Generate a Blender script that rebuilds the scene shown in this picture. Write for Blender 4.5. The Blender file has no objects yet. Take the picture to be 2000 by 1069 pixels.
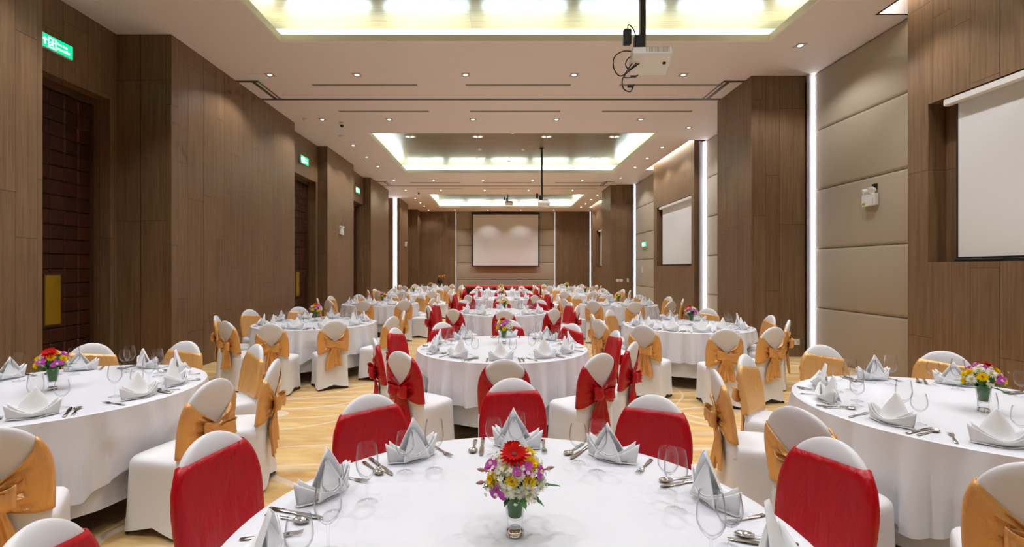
import bpy, math, random
from mathutils import Vector, Matrix, Euler, noise
PI = math.pi
sc = bpy.context.scene
COL = sc.collection
R = random.Random(7)
CEIL = 5.10

# ------------------------------------------------------------------ helpers
class MB:
    """collects geometry; build() links it as ONE mesh object"""
    def __init__(s): s.v = []; s.f = []; s.M = Matrix.Identity(4)
    def add(s, vs, fs):
        b = len(s.v); s.v += [tuple(s.M @ Vector(p)) for p in vs]
        s.f += [tuple(b + i for i in f) for f in fs]; return s
    def box(s, x0, x1, y0, y1, z0, z1):
        v = [(x, y, z) for z in (z0, z1) for y in (y0, y1) for x in (x0, x1)]
        return s.add(v, [(0, 2, 3, 1), (4, 5, 7, 6), (0, 1, 5, 4), (2, 6, 7, 3), (0, 4, 6, 2), (1, 3, 7, 5)])
    def bbox(s, x0, x1, y0, y1, z0, z1, b):
        """box with chamfered edges"""
        cx, cy, cz = (x0+x1)/2, (y0+y1)/2, (z0+z1)/2; hx, hy, hz = (x1-x0)/2, (y1-y0)/2, (z1-z0)/2
        b = min(b, hx*.9, hy*.9, hz*.9); vs = []; idx = {}
        for sx in (-1, 1):
            for sy in (-1, 1):
                for sz in (-1, 1):
                    for k in range(3):
                        d = [hx-b, hy-b, hz-b]; d[k] += b
                        idx[(sx, sy, sz, k)] = len(vs); vs.append((cx+sx*d[0], cy+sy*d[1], cz+sz*d[2]))
        fs = []
        sg = (-1, 1)
        for a in sg:
            fs.append([idx[(a, y, z, 0)] for y, z in ((-1, -1), (1, -1), (1, 1), (-1, 1))][::a])
            fs.append([idx[(x, a, z, 1)] for x, z in ((-1, -1), (-1, 1), (1, 1), (1, -1))][::a])
            fs.append([idx[(x, y, a, 2)] for x, y in ((-1, -1), (1, -1), (1, 1), (-1, 1))][::a])
            for c in sg:
                fs.append([idx[(a, c, -1, 0)], idx[(a, c, -1, 1)], idx[(a, c, 1, 1)], idx[(a, c, 1, 0)]])
                fs.append([idx[(a, -1, c, 0)], idx[(a, -1, c, 2)], idx[(a, 1, c, 2)], idx[(a, 1, c, 0)]])
                fs.append([idx[(-1, a, c, 1)], idx[(-1, a, c, 2)], idx[(1, a, c, 2)], idx[(1, a, c, 1)]])
                for e in sg: fs.append([idx[(a, c, e, 0)], idx[(a, c, e, 1)], idx[(a, c, e, 2)]])
        return s.add(vs, fs)
    def rings(s, rs, cap0=True, cap1=True):
        n = len(rs[0]); vs = [p for r in rs for p in r]; fs = []
        for i in range(len(rs)-1):
            for j in range(n):
                fs.append((i*n+j, i*n+(j+1) % n, (i+1)*n+(j+1) % n, (i+1)*n+j))
        if cap0: fs.append(tuple(range(n))[::-1])
        if cap1: fs.append(tuple((len(rs)-1)*n+j for j in range(n)))
        return s.add(vs, fs)
    def lathe(s, prof, n=24, cap0=False, cap1=False):
        return s.rings([[(r*math.cos(2*PI*j/n), r*math.sin(2*PI*j/n), z) for j in range(n)] for r, z in prof], cap0, cap1)
    def tube(s, pts, rad, n=8):
        pts = [Vector(p) for p in pts]; rs = []
        if not hasattr(rad, '__len__'): rad = [rad]*len(pts)
        up = Vector((0, 0, 1)); prev = None
        for i, p in enumerate(pts):
            t = (pts[min(i+1, len(pts)-1)]-pts[max(i-1, 0)]).normalized()
            if prev is None:
                a = t.cross(up)
                if a.length < 1e-3: a = t.cross(Vector((1, 0, 0)))
            else: a = prev-t*prev.dot(t)
            a.normalize(); prev = a; b = t.cross(a)
            rs.append([tuple(p+(a*math.cos(2*PI*j/n)+b*math.sin(2*PI*j/n))*rad[i]) for j in range(n)])
        return s.rings(rs)
    def grid(s, fn, nu, nv):
        vs = [fn(i/nu, j/nv) for j in range(nv+1) for i in range(nu+1)]
        return s.add(vs, [(j*(nu+1)+i, j*(nu+1)+i+1, (j+1)*(nu+1)+i+1, (j+1)*(nu+1)+i) for j in range(nv) for i in range(nu)])
    def blob(s, c, rx, ry, rz, n=10, m=6):
        rs = []
        for k in range(m+1):
            a = PI*(k/m)-PI/2; q = max(math.cos(a), .02)
            rs.append([(c[0]+rx*q*math.cos(2*PI*j/n), c[1]+ry*q*math.sin(2*PI*j/n), c[2]+rz*math.sin(a)) for j in range(n)])
        return s.rings(rs)
    def build(s, name, mat, parent=None, smooth=35, solid=0, sub=0):
        me = bpy.data.meshes.new(name); me.from_pydata(s.v, [], s.f); me.update()
        me.materials.append(mat)
        if smooth:
            me.polygons.foreach_set('use_smooth', [True]*len(me.polygons))
            me.set_sharp_from_angle(angle=math.radians(smooth))
        o = bpy.data.objects.new(name, me); COL.objects.link(o)
        if parent is not None: o.parent = parent
        if solid:
            m = o.modifiers.new('solid', 'SOLIDIFY'); m.thickness = solid; m.offset = 0
        if sub:
            m = o.modifiers.new('sub', 'SUBSURF'); m.levels = sub; m.render_levels = sub
        return o

def tag(o, label=None, cat=None, group=None, kind=None):
    if label: o['label'] = label
    if cat: o['category'] = cat
    if group: o['group'] = group
    if kind: o['kind'] = kind
    return o
def thing(name, label, cat, loc=(0, 0, 0), rz=0, group=None, kind=None):
    o = bpy.data.objects.new(name, None); COL.objects.link(o); o.empty_display_size = .1
    o.location = loc; o.rotation_euler = (0, 0, rz)
    return tag(o, label, cat, group, kind)
def kids(o): return [c for c in ALLC.get(o.name, [])]
ALLC = {}
def freeze(o):
    """remember the children of a prototype (obj.copy() does not copy them)"""
    ALLC[o.name] = [c for c in bpy.data.objects if c.parent == o]
    for c in ALLC[o.name]: freeze(c)
def dup(src, loc, rz, label, group=None, scale=None, rx=0, ry=0):
    r = src.copy(); COL.objects.link(r); r.location = loc; r.rotation_euler = (rx, ry, rz)
    r['label'] = label
    if group: r['group'] = group
    if scale: r.scale = (scale,)*3
    for ch in kids(src):
        c = ch.copy(); COL.objects.link(c); c.parent = r
        for g in kids(ch):
            d = g.copy(); COL.objects.link(d); d.parent = c
    return r
class Proto:
    """first placing moves the prototype itself, later ones copy it"""
    def __init__(s, o): s.o = o; s.used = False; freeze(o)
    def put(s, loc, rz, label, group=None, rx=0, ry=0):
        if not s.used:
            s.used = True; o = s.o; o.location = loc; o.rotation_euler = (rx, ry, rz); o['label'] = label
            if group: o['group'] = group
            return o
        return dup(s.o, loc, rz, label, group, rx=rx, ry=ry)

# ------------------------------------------------------------------ materials
def srgb(r, g, b):
    f = lambda c: (c/255/12.92) if c/255 <= .04045 else ((c/255+.055)/1.055)**2.4
    return (f(r), f(g), f(b), 1)
def mat(name, col, rough=.5, metal=0, spec=.5, emit=None, es=0, sheen=0, **kw):
    m = bpy.data.materials.new(name); m.use_nodes = True; b = m.node_tree.nodes['Principled BSDF']
    b.inputs['Base Color'].default_value = col; b.inputs['Roughness'].default_value = rough
    b.inputs['Metallic'].default_value = metal; b.inputs['Specular IOR Level'].default_value = spec
    if emit: b.inputs['Emission Color'].default_value = emit; b.inputs['Emission Strength'].default_value = es
    if sheen: b.inputs['Sheen Weight'].default_value = sheen
    for k, v in kw.items(): b.inputs[k].default_value = v
    return m
class NT:
    def __init__(s, m): s.t = m.node_tree; s.b = s.t.nodes['Principled BSDF']
    def n(s, typ, **kw):
        x = s.t.nodes.new(typ)
        for k, v in kw.items(): setattr(x, k, v)
        return x
    def l(s, a, b): s.t.links.new(a, b)
    def math(s, op, a, b=None, c=None):
        x = s.n('ShaderNodeMath', operation=op)
        for i, v in enumerate((a, b, c)):
            if v is None: continue
            if isinstance(v, (int, float)): x.inputs[i].default_value = v
            else: s.l(v, x.inputs[i])
        return x.outputs[0]
    def xyz(s, a, b, c):
        x = s.n('ShaderNodeCombineXYZ')
        for i, v in enumerate((a, b, c)):
            if isinstance(v, (int, float)): x.inputs[i].default_value = v
            else: s.l(v, x.inputs[i])
        return x.outputs[0]
    def mix(s, f, a, b):
        x = s.n('ShaderNodeMix', data_type='RGBA')
        for i, v in ((0, f), (6, a), (7, b)):
            if isinstance(v, (int, float, tuple)): x.inputs[i].default_value = v
            else: s.l(v, x.inputs[i])
        return x.outputs[2]
    def noise(s, vec, scale, detail=3, rough=.5, dist=0):
        x = s.n('ShaderNodeTexNoise'); x.inputs['Scale'].default_value = scale; x.inputs['Detail'].default_value = detail
        x.inputs['Roughness'].default_value = rough; x.inputs['Distortion'].default_value = dist
        if vec is not None: s.l(vec, x.inputs['Vector'])
        return x.outputs['Fac']
    def bump(s, h, strength=.3, dist=.01):
        x = s.n('ShaderNodeBump'); x.inputs['Strength'].default_value = strength; x.inputs['Distance'].default_value = dist
        s.l(h, x.inputs['Height']); s.l(x.outputs[0], s.b.inputs['Normal'])

def wood(name, c1, c2, pw, pl, along='z', rough=.38, var=.35):
    """laminate planks; along z for walls, along x for the coffer ceilings"""
    m = mat(name, c1, rough); k = NT(m)
    g = k.n('ShaderNodeNewGeometry'); sp = k.n('ShaderNodeSeparateXYZ'); k.l(g.outputs['Position'], sp.inputs[0])
    X, Y, Z = sp.outputs
    if along == 'z': u = k.math('ADD', X, Y); v = Z
    else: u = Y; v = X
    u2 = k.math('ADD', u, k.math('MULTIPLY', k.math('SINE', k.math('MULTIPLY', u, 5.1)), .085 if along == 'z' else 0))
    us = k.math('DIVIDE', u2, pw); row = k.math('FLOOR', us); fu = k.math('FRACT', us)
    wn = k.n('ShaderNodeTexWhiteNoise', noise_dimensions='1D'); k.l(row, wn.inputs['W'])
    vs = k.math('ADD', k.math('DIVIDE', v, pl), k.math('MULTIPLY', wn.outputs['Value'], 5.3)); cell = k.math('FLOOR', vs); fv = k.math('FRACT', vs)
    eu = k.math('MULTIPLY', k.math('MINIMUM', fu, k.math('SUBTRACT', 1, fu)), pw)
    ev = k.math('MULTIPLY', k.math('MINIMUM', fv, k.math('SUBTRACT', 1, fv)), pl)
    line = k.math('LESS_THAN', k.math('MINIMUM', eu, ev), .0026)
    wn2 = k.n('ShaderNodeTexWhiteNoise', noise_dimensions='2D'); k.l(k.xyz(row, cell, 0), wn2.inputs['Vector'])
    off = k.math('MULTIPLY', wn2.outputs['Value'], 40)
    gr = k.noise(k.xyz(k.math('MULTIPLY', u, 38), k.math('ADD', k.math('MULTIPLY', v, .9), off), off), 1.0, 4, .65)
    gr2 = k.noise(k.xyz(k.math('MULTIPLY', u, 150), k.math('ADD', k.math('MULTIPLY', v, 3), off), 0), 1.0, 2, .5)
    f = k.math('ADD', k.math('MULTIPLY', gr, .75), k.math('MULTIPLY', gr2, .35))
    ramp = k.n('ShaderNodeMapRange'); ramp.inputs[1].default_value = .35; ramp.inputs[2].default_value = .75; k.l(f, ramp.inputs[0])
    c = k.mix(ramp.outputs[0], c2, c1)
    hv = k.n('ShaderNodeHueSaturation'); k.l(c, hv.inputs['Color'])
    k.l(k.math('ADD', 1-var/2, k.math('MULTIPLY', wn2.outputs['Value'], var)), hv.inputs['Value'])
    dark = tuple(x*.25 for x in c2[:3])+(1,)
    k.l(k.mix(line, hv.outputs[0], dark), k.b.inputs['Base Color'])
    k.bump(k.math('SUBTRACT', k.math('MULTIPLY', f, .15), line), .25, .004)
    return m

M = {}
M['wood'] = wood('brown_wood_laminate', srgb(143, 113, 83), srgb(106, 79, 54), .31, 2.1, var=.12)
M['ceilwood'] = wood('coffer_wood_boards', srgb(138, 114, 84), srgb(98, 78, 52), .30, 1.95, along='x', rough=.3, var=.15)
M['paint'] = mat('white_ceiling_paint', srgb(232, 220, 214), .7, spec=.2)
M['lip'] = mat('cream_cove_paint', srgb(238, 236, 222), .6, spec=.3)
M['frame'] = mat('bronze_door_frame', srgb(92, 66, 44), .35)
M['trimdark'] = mat('dark_ceiling_trim', srgb(92, 78, 66), .5)
M['slot'] = mat('grey_slot_metal', srgb(178, 168, 158), .5)
M['slotdark'] = mat('slot_shadow_grey', srgb(140, 130, 120), .6)
M['black'] = mat('black_plastic', srgb(22, 20, 20), .45)
M['darkmetal'] = mat('dark_metal', srgb(50, 40, 34), .4, .4)
M['white'] = mat('white_plastic', srgb(232, 230, 225), .35)
M['lampglass'] = mat('lit_lamp_lens', (1, 1, 1, 1), .4, emit=(1, .93, .82, 1), es=14)
M['reflector'] = mat('brushed_reflector', srgb(200, 196, 190), .3, .8)
M['led'] = mat('cool_led_tube', (1, 1, 1, 1), .5, emit=(.70, .95, 1, 1), es=72)
M['led2'] = mat('white_led_line', (1, 1, 1, 1), .5, emit=(.90, .93, 1, 1), es=8)
M['led3'] = mat('dim_led_line', (1, 1, 1, 1), .5, emit=(.95, .95, .92, 1), es=.4)
M['slotled'] = mat('slot_led_tube', (1, 1, 1, 1), .5, emit=(.95, 1, .96, 1), es=40)
M['channel'] = mat('pale_light_channel', srgb(205, 208, 220), .4)
M['screen'] = mat('matte_projection_fabric', srgb(226, 226, 224), .75, spec=.2)
M['carpetred'] = mat('red_stage_carpet', srgb(205, 50, 40), .9, sheen=.3)
M['brass'] = mat('brushed_brass_plate', srgb(206, 172, 50), .32, .75)
M['steel'] = mat('polished_steel', srgb(214, 210, 204), .16, 1)
M['china'] = mat('white_china', srgb(240, 240, 240), .18)
M['redsatin'] = mat('red_satin', srgb(184, 0, 18), .34, spec=.45)
M['goldsatin'] = mat('gold_satin', srgb(232, 174, 102), .32, metal=.25, spec=.8)
M['spandex'] = mat('white_stretch_fabric', srgb(230, 229, 230), .5, spec=.35)
M['linen'] = mat('white_satin_tablecloth', srgb(230, 231, 236), .3, spec=.5)
M['napkin'] = mat('white_cotton_napkin', (1, 1, 1, 1), .7)
M['tabletop'] = mat('dark_table_wood', srgb(80, 52, 34), .5)
M['stem'] = mat('green_stem', srgb(64, 120, 38), .5)
M['leaf'] = mat('fern_green', srgb(44, 100, 26), .5)
M['gerb'] = mat('red_gerbera_petal', srgb(214, 18, 4), .5)
M['gerbeye'] = mat('gerbera_eye', srgb(110, 20, 12), .7)
M['yellow'] = mat('yellow_petal', srgb(255, 222, 0), .5)
M['orchid'] = mat('pink_orchid_petal', srgb(216, 92, 196), .5)
M['orchidpale'] = mat('pale_orchid_petal', srgb(240, 176, 214), .5)
M['whitepetal'] = mat('white_petal', srgb(250, 248, 232), .5)
M['peach'] = mat('peach_petal', srgb(246, 190, 140), .5)
M['greeneye'] = mat('green_yellow_eye', srgb(196, 196, 60), .6)
M['bud'] = mat('dusky_bud', srgb(176, 120, 110), .5)
M['orangeplug'] = mat('orange_rocker', srgb(224, 110, 30), .4, emit=srgb(224, 110, 30), es=.6)
M['sgreen'] = mat('lit_green_sign', srgb(0, 190, 130), .4, emit=srgb(0, 205, 140), es=1.1)
M['swhite'] = mat('lit_white_sign_marks', (1, 1, 1, 1), .4, emit=(.9, 1, .97, 1), es=1.6)
M['greenled'] = mat('yellow_green_label', srgb(170, 190, 60), .4)
M['greyplastic'] = mat('light_grey_plastic', srgb(206, 206, 202), .4)
M['vent'] = mat('projector_vent_grey', srgb(178, 168, 128), .6)

# satin: soft creases
for nm, sc_, st in (('redsatin', 22, .45), ('goldsatin', 22, .5)):
    k = NT(M[nm]); tc = k.n('ShaderNodeTexCoord')
    mp = k.n('ShaderNodeMapping'); mp.inputs['Scale'].default_value = (1, 1, .35); k.l(tc.outputs['Object'], mp.inputs[0])
    k.bump(k.noise(mp.outputs[0], sc_, 3, .6, .8), st, .016)
for nm in ('gerb', 'yellow', 'orchid', 'orchidpale', 'whitepetal', 'peach'):   # petals let light through
    k = NT(M[nm]); tl = k.n('ShaderNodeBsdfTranslucent'); tl.inputs[0].default_value = k.b.inputs['Base Color'].default_value; mxs = k.n('ShaderNodeMixShader'); mxs.inputs[0].default_value = .4
    k.b.inputs['Roughness'].default_value = .8; k.b.inputs['Specular IOR Level'].default_value = .25
    k.l(k.b.outputs[0], mxs.inputs[1]); k.l(tl.outputs[0], mxs.inputs[2]); k.l(mxs.outputs[0], [n for n in k.t.nodes if n.type == 'OUTPUT_MATERIAL'][0].inputs[0])
k = NT(M['napkin']); tl = k.n('ShaderNodeBsdfTranslucent'); tl.inputs[0].default_value = (1, 1, 1, 1); mxs = k.n('ShaderNodeMixShader'); mxs.inputs[0].default_value = .15
k.l(k.b.outputs[0], mxs.inputs[1]); k.l(tl.outputs[0], mxs.inputs[2]); k.l(mxs.outputs[0], [n for n in k.t.nodes if n.type == 'OUTPUT_MATERIAL'][0].inputs[0])
k = NT(M['linen']); tc = k.n('ShaderNodeTexCoord'); k.bump(k.noise(tc.outputs['Object'], 9, 3, .55), .3, .012)
k = NT(M['spandex']); tc = k.n('ShaderNodeTexCoord'); k.bump(k.noise(tc.outputs['Object'], 7, 2, .5), .15, .01)
# padded beige fabric
M['pad'] = mat('beige_padded_fabric', srgb(178, 163, 140), .8, spec=.2, sheen=.2)
k = NT(M['pad']); tc = k.n('ShaderNodeTexCoord'); k.bump(k.noise(tc.outputs['Object'], 400, 1), .1, .001)
# quilted door leather
M['leather'] = mat('quilted_brown_leather', srgb(92, 48, 24), .38)
k = NT(M['leather']); g = k.n('ShaderNodeNewGeometry'); sp = k.n('ShaderNodeSeparateXYZ'); k.l(g.outputs['Position'], sp.inputs[0])
wn = k.n('ShaderNodeTexWhiteNoise', noise_dimensions='2D')
k.l(k.xyz(k.math('FLOOR', k.math('DIVIDE', sp.outputs[1], .2)), k.math('FLOOR', k.math('DIVIDE', sp.outputs[2], .2)), 0), wn.inputs['Vector'])
nz = k.noise(g.outputs['Position'], 14, 4, .6)
c = k.mix(nz, srgb(46, 20, 11), srgb(76, 38, 20)); hv = k.n('ShaderNodeHueSaturation'); k.l(c, hv.inputs['Color'])
k.l(k.math('ADD', .85, k.math('MULTIPLY', wn.outputs['Value'], .3)), hv.inputs['Value']); k.l(hv.outputs[0], k.b.inputs['Base Color'])
# carpet
M['carpet'] = mat('golden_patterned_carpet', srgb(206, 160, 98), .95, spec=.1, sheen=.2)
k = NT(M['carpet']); g = k.n('ShaderNodeNewGeometry'); P = g.outputs['Position']
mp = k.n('ShaderNodeMapping'); mp.inputs['Rotation'].default_value = (0, 0, .9); mp.inputs['Scale'].default_value = (1.1, 7, 1); k.l(P, mp.inputs[0])
n1 = k.noise(mp.outputs[0], 1.3, 4, .6, .6)
mr = k.n('ShaderNodeMapRange'); mr.inputs[1].default_value = .3; mr.inputs[2].default_value = .7; k.l(n1, mr.inputs[0])
base = k.mix(mr.outputs[0], srgb(200, 152, 82), srgb(230, 198, 138))
mp2 = k.n('ShaderNodeMapping'); mp2.inputs['Rotation'].default_value = (0, 0, .9); mp2.inputs['Scale'].default_value = (.8, 3.2, 1); k.l(P, mp2.inputs[0])
n2 = k.noise(mp2.outputs[0], 1.1, 2, .5, .3); mr2 = k.n('ShaderNodeMapRange'); mr2.inputs[1].default_value = .56; mr2.inputs[2].default_value = .68; k.l(n2, mr2.inputs[0])
base = k.mix(k.math('MULTIPLY', mr2.outputs[0], .45), base, srgb(222, 206, 180))
# pale sweeping curves: warped rings
def curves(off, rot, sx, fq, th):
    a = k.n('ShaderNodeMapping'); a.inputs['Location'].default_value = off; a.inputs['Rotation'].default_value = (0, 0, rot); a.inputs['Scale'].default_value = (sx, 1, 1); k.l(P, a.inputs[0])
    nn = k.n('ShaderNodeTexNoise'); nn.inputs['Scale'].default_value = .55; nn.inputs['Detail'].default_value = 0; k.l(a.outputs[0], nn.inputs['Vector'])
    q = k.math('FRACT', k.math('MULTIPLY', nn.outputs['Fac'], fq)); q = k.math('ABSOLUTE', k.math('SUBTRACT', q, .5))
    w = k.noise(a.outputs[0], 1.7, 1)
    return k.math('LESS_THAN', q, k.math('MULTIPLY', w, th))
ln = k.math('MAXIMUM', curves((3.1, .4, 0), .3, .45, 9, .085), curves((-2, 5.2, 2), -.5, .6, 7, .06))
fib = k.noise(P, 260, 2, .6)
cc = k.mix(k.math('MULTIPLY', ln, .65), base, srgb(226, 212, 190))
hv = k.n('ShaderNodeHueSaturation'); k.l(cc, hv.inputs['Color']); k.l(k.math('ADD', .85, k.math('MULTIPLY', fib, .3)), hv.inputs['Value']); k.l(hv.outputs[0], k.b.inputs['Base Color'])
k.bump(fib, .3, .004)
# thin clear glass: transparent with a Fresnel sheen, edges tinted by the longer path through them
def thinglass(name, tint, edge):
    m = bpy.data.materials.new(name); m.use_nodes = True; t = m.node_tree; t.nodes.clear()
    out = t.nodes.new('ShaderNodeOutputMaterial'); mx = t.nodes.new('ShaderNodeMixShader'); tr = t.nodes.new('ShaderNodeBsdfTransparent'); gl = t.nodes.new('ShaderNodeBsdfGlossy')
    gl.inputs['Roughness'].default_value = .03
    lw = t.nodes.new('ShaderNodeLayerWeight'); lw.inputs[0].default_value = .5
    pw = t.nodes.new('ShaderNodeMath'); pw.operation = 'POWER'; pw.inputs[1].default_value = 4.5; t.links.new(lw.outputs['Facing'], pw.inputs[0])
    fr = t.nodes.new('ShaderNodeMath'); fr.operation = 'MULTIPLY_ADD'; fr.inputs[1].default_value = .9; fr.inputs[2].default_value = .018; t.links.new(pw.outputs[0], fr.inputs[0])
    pe = t.nodes.new('ShaderNodeMath'); pe.operation = 'POWER'; pe.inputs[1].default_value = 5.0; t.links.new(lw.outputs['Facing'], pe.inputs[0])
    cm = t.nodes.new('ShaderNodeMix'); cm.data_type = 'RGBA'; cm.inputs[6].default_value = tint; cm.inputs[7].default_value = edge
    t.links.new(pe.outputs[0], cm.inputs[0]); t.links.new(cm.outputs[2], tr.inputs[0])
    t.links.new(fr.outputs[0], mx.inputs[0]); t.links.new(tr.outputs[0], mx.inputs[1]); t.links.new(gl.outputs[0], mx.inputs[2]); t.links.new(mx.outputs[0], out.inputs[0])
    return m
M['glass'] = thinglass('clear_glass', (.998, .998, .998, 1), (.30, .32, .34, 1))
M['water'] = thinglass('vase_water', (.93, .97, .92, 1), (.6, .7, .6, 1))
M['thickglass'] = mat('thick_glass', (.97, .99, .98, 1), .02, spec=.5, **{'Transmission Weight': 1.0, 'IOR': 1.45})

# ------------------------------------------------------------------ camera
cam = bpy.data.cameras.new('camera'); co = bpy.data.objects.new('camera', cam); COL.objects.link(co)
cam.sensor_width = 36; cam.lens = 942/2000*36; cam.shift_x = .014; cam.shift_y = -.00475; cam.clip_start = .05
co.location = (0, 0, 1.6); co.rotation_euler = (PI/2, 0, 0); sc.camera = co

# ------------------------------------------------------------------ the room
def struct(name, mb, m, parent=None, smooth=0):
    o = mb.build(name, m, parent, smooth)
    if parent is None: o['kind'] = 'structure'
    return o
Y0, Y1 = -5.0, 29.9
struct('floor', MB().box(-6.3, 6.2, Y0-.2, Y1+.2, -.1, 0), M['carpet'])
# left wall: piers and door recesses
XL = -6.3
lw = MB()
DOORS = [(5.24, 7.08, -5.69, 5.16, 7.20, 4.08), (11.7, 13.66, -5.15, 11.57, 13.80, 4.05), (16.45, 18.36, -5.15, 16.30, 18.50, 4.05)]
for a, b in ((Y0, 5.16), (7.20, 11.57), (13.80, 16.30), (18.50, 21.50), (24.0, 26.2)):
    lw.box(XL, -4.87, a, b, 0, CEIL)
for d0, d1, xp, r0, r1, zt in DOORS:
    lw.box(XL, xp, r0, d0, 0, CEIL); lw.box(XL, xp, d1, r1, 0, CEIL); lw.box(XL, xp, d0, d1, zt, CEIL); lw.box(XL, xp-.32, d0, d1, 0, zt)
lw.box(XL, -5.45, 21.5, 24.0, 0, CEIL); lw.box(XL, -5.30, 26.2, 28.4, 0, CEIL); lw.box(XL, -4.72, 28.4, Y1+.2, 0, CEIL)
struct('wall_left', lw, M['wood'])
# right wall
XR = 6.2
rw = MB(); OPZ0, OPZ1 = 1.68, 3.66
SCR = [(2.9, 6.05, Y0, 6.35), (13.45, 16.36, 13.25, 16.70), (25.05, 26.4, 24.9, 27.6)]
for o0, o1, w0, w1 in SCR:
    rw.box(5.40, 5.52, w0, o0, 0, 5.42); rw.box(5.40, 5.52, o1, w1, 0, 5.42)
    rw.box(5.40, 5.52, o0, o1, 0, OPZ0); rw.box(5.40, 5.52, o0, o1, OPZ1, 5.42)
    rw.box(5.52, 5.63, o1, w1, 0, 5.42); rw.box(5.52, 5.63, w0+(.13 if w0 > 0 else 0), o0, 0, 5.42); rw.box(5.52, 5.63, o0, o1, 0, OPZ0); rw.box(5.52, 5.63, o0, o1, OPZ1, 5.42)
    rw.box(5.63, 5.80, w0+.02, w1, 0, 5.42)
rw.box(4.60, 5.58, 8.75, 10.10, 0, CEIL); rw.box(4.70, 5.60, 20.10, 21.70, 0, CEIL)
rw.box(5.80, XR, Y0-.2, Y1+.2, 0, 5.5)
wr = struct('wall_right', rw, M['wood'])
# padded panels
SEAMS = [0.0, .905, 1.95, 3.0, 4.06, CEIL]
def pad_panel(x0, x1, y0, y1, z0, z1, axis, parent):
    """a stuffed fabric panel, its face bulging out of the wall"""
    mb = MB(); n = 14
    def prof(t, L): # rounded edge
        d = min(t, 1-t)*L; r = .05
        return 0 if d >= r else (1-math.sqrt(max(0, 1-(1-d/r)**2)))
    def edge(k, n, L):
        e = .05/L
        return [0, e*.12, e*.4, e][k] if k < 4 else ([1-e, 1-e*.4, 1-e*.12, 1][k-4])
    ks = range(8)
    LU = (y1-y0) if axis == 'x' else (x1-x0); LV = z1-z0
    vs = []; fs = []
    for j in ks:
        v = edge(j, 8, LV)
        for i in ks:
            u = edge(i, 8, LU); d = .045*max(prof(u, LU), prof(v, LV))
            if axis == 'x': vs.append((x0+d, y0+u*LU, z0+v*LV))
            else: vs.append((x0+u*LU, y0+d, z0+v*LV))
    for j in range(7):
        for i in range(7):
            f = (j*8+i, j*8+i+1, (j+1)*8+i+1, (j+1)*8+i)
            fs.append(f if axis == 'y' else f[::-1])
    mb.add(vs, fs)
    if axis == 'x': mb.box(x0+.045, x0+.12, y0+.002, y1-.002, z0+.002, z1-.002)
    else: mb.box(x0+.002, x1-.002, y0+.045, y0+.1, z0+.002, z1-.002)
    return mb.build('padded_panel', M['pad'], parent, 60)
for a, b in ((6.36, 8.66), (10.1, 13.22), (16.72, 19.98), (21.7, 24.88), (27.62, 29.6)):
    for z0, z1 in zip(SEAMS, SEAMS[1:]): pad_panel(5.69, 0, a, b, z0, z1, 'x', wr)
# back wall
bw = MB(); bw.box(-4.72, -2.62, 29.7, Y1+.2, 0, CEIL); bw.box(3.58, 5.62, 29.7, Y1+.2, 0, CEIL); bw.box(-2.62, 3.58, 29.95, Y1+.2, 0, CEIL); bw.box(5.62, 5.80, 29.86, Y1+.2, 0, CEIL)
wb = struct('wall_back', bw, M['wood'])
for z0, z1 in zip(SEAMS, SEAMS[1:]): pad_panel(-2.54, 3.50, 29.84, 0, z0, z1, 'y', wb)
struct('wall_front', MB().box(XL, XR, Y0-.2, Y0, 0, 5.5), M['wood'])

# ceiling with three coffers and the slots over the screen walls
COF = [(-3.33, 4.17, 1.75, 7.41), (-3.33, 4.17, 12.44, 17.60), (-3.30, 4.20, 22.7, 27.7)]
SLOT = [(5.23, 5.40, Y0, 6.62), (5.23, 5.40, 13.1, 17.1), (5.23, 5.40, 24.7, 27.8)]
def ceil_cells(holes, x0, x1, y0, y1):
    xs = sorted({x0, x1, *[h[0] for h in holes], *[h[1] for h in holes]}); ys = sorted({y0, y1, *[h[2] for h in holes], *[h[3] for h in holes]})
    vs = [(x, y, CEIL) for y in ys for x in xs]; fs = []; nx = len(xs)
    for j in range(len(ys)-1):
        for i in range(nx-1):
            cx, cy = (xs[i]+xs[i+1])/2, (ys[j]+ys[j+1])/2
            if any(h[0] < cx < h[1] and h[2] < cy < h[3] for h in holes): continue
            fs.append((j*nx+i, (j+1)*nx+i, (j+1)*nx+i+1, j*nx+i+1))
    return vs, fs
slot_holes = [(5.23, 5.69, c, d) for a, b, c, d in SLOT]
cm = MB(); v, f = ceil_cells(COF+slot_holes, XL, 5.80, Y0, Y1+.2); cm.add(v, f)
cm.box(XL, XR, Y0-.2, Y1+.2, 5.60, 5.70)
for a, b, c, d in slot_holes:   # slot sides and lid
    cm.box(a-.03, a, c, d, CEIL, 5.42); cm.box(a-.03, b, d, d+.03, CEIL, 5.42); cm.box(a-.03, b+.1, c, d+.03, 5.42, 5.45)
ceiling = struct('ceiling', cm, M['paint'])
W = .32
for i, (a, b, c, d) in enumerate(COF):
    lip = MB()      # upstand lip, ledge and outer upper wall of the cove
    def frame(mb, e0, e1, z0, z1):
        mb.box(a-e1, b+e1, c-e1, c-e0, z0, z1); mb.box(a-e1, b+e1, d+e0, d+e1, z0, z1); mb.box(a-e1, a-e0, c-e0, d+e0, z0, z1); mb.box(b+e0, b+e1, c-e0, d+e0, z0, z1)
    frame(lip, 0, .03, CEIL-.004, CEIL+.10); frame(lip, .03, W, CEIL+.002, CEIL+.03); frame(lip, W, W+.04, CEIL+.002, 5.47)
    lip.build('cove_lip', M['lip'], ceiling, 0)
    MB().box(a-W, b+W, c-W, d+W, 5.45, 5.50).build('coffer_ceiling', M['ceilwood'], ceiling, 0)
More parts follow.
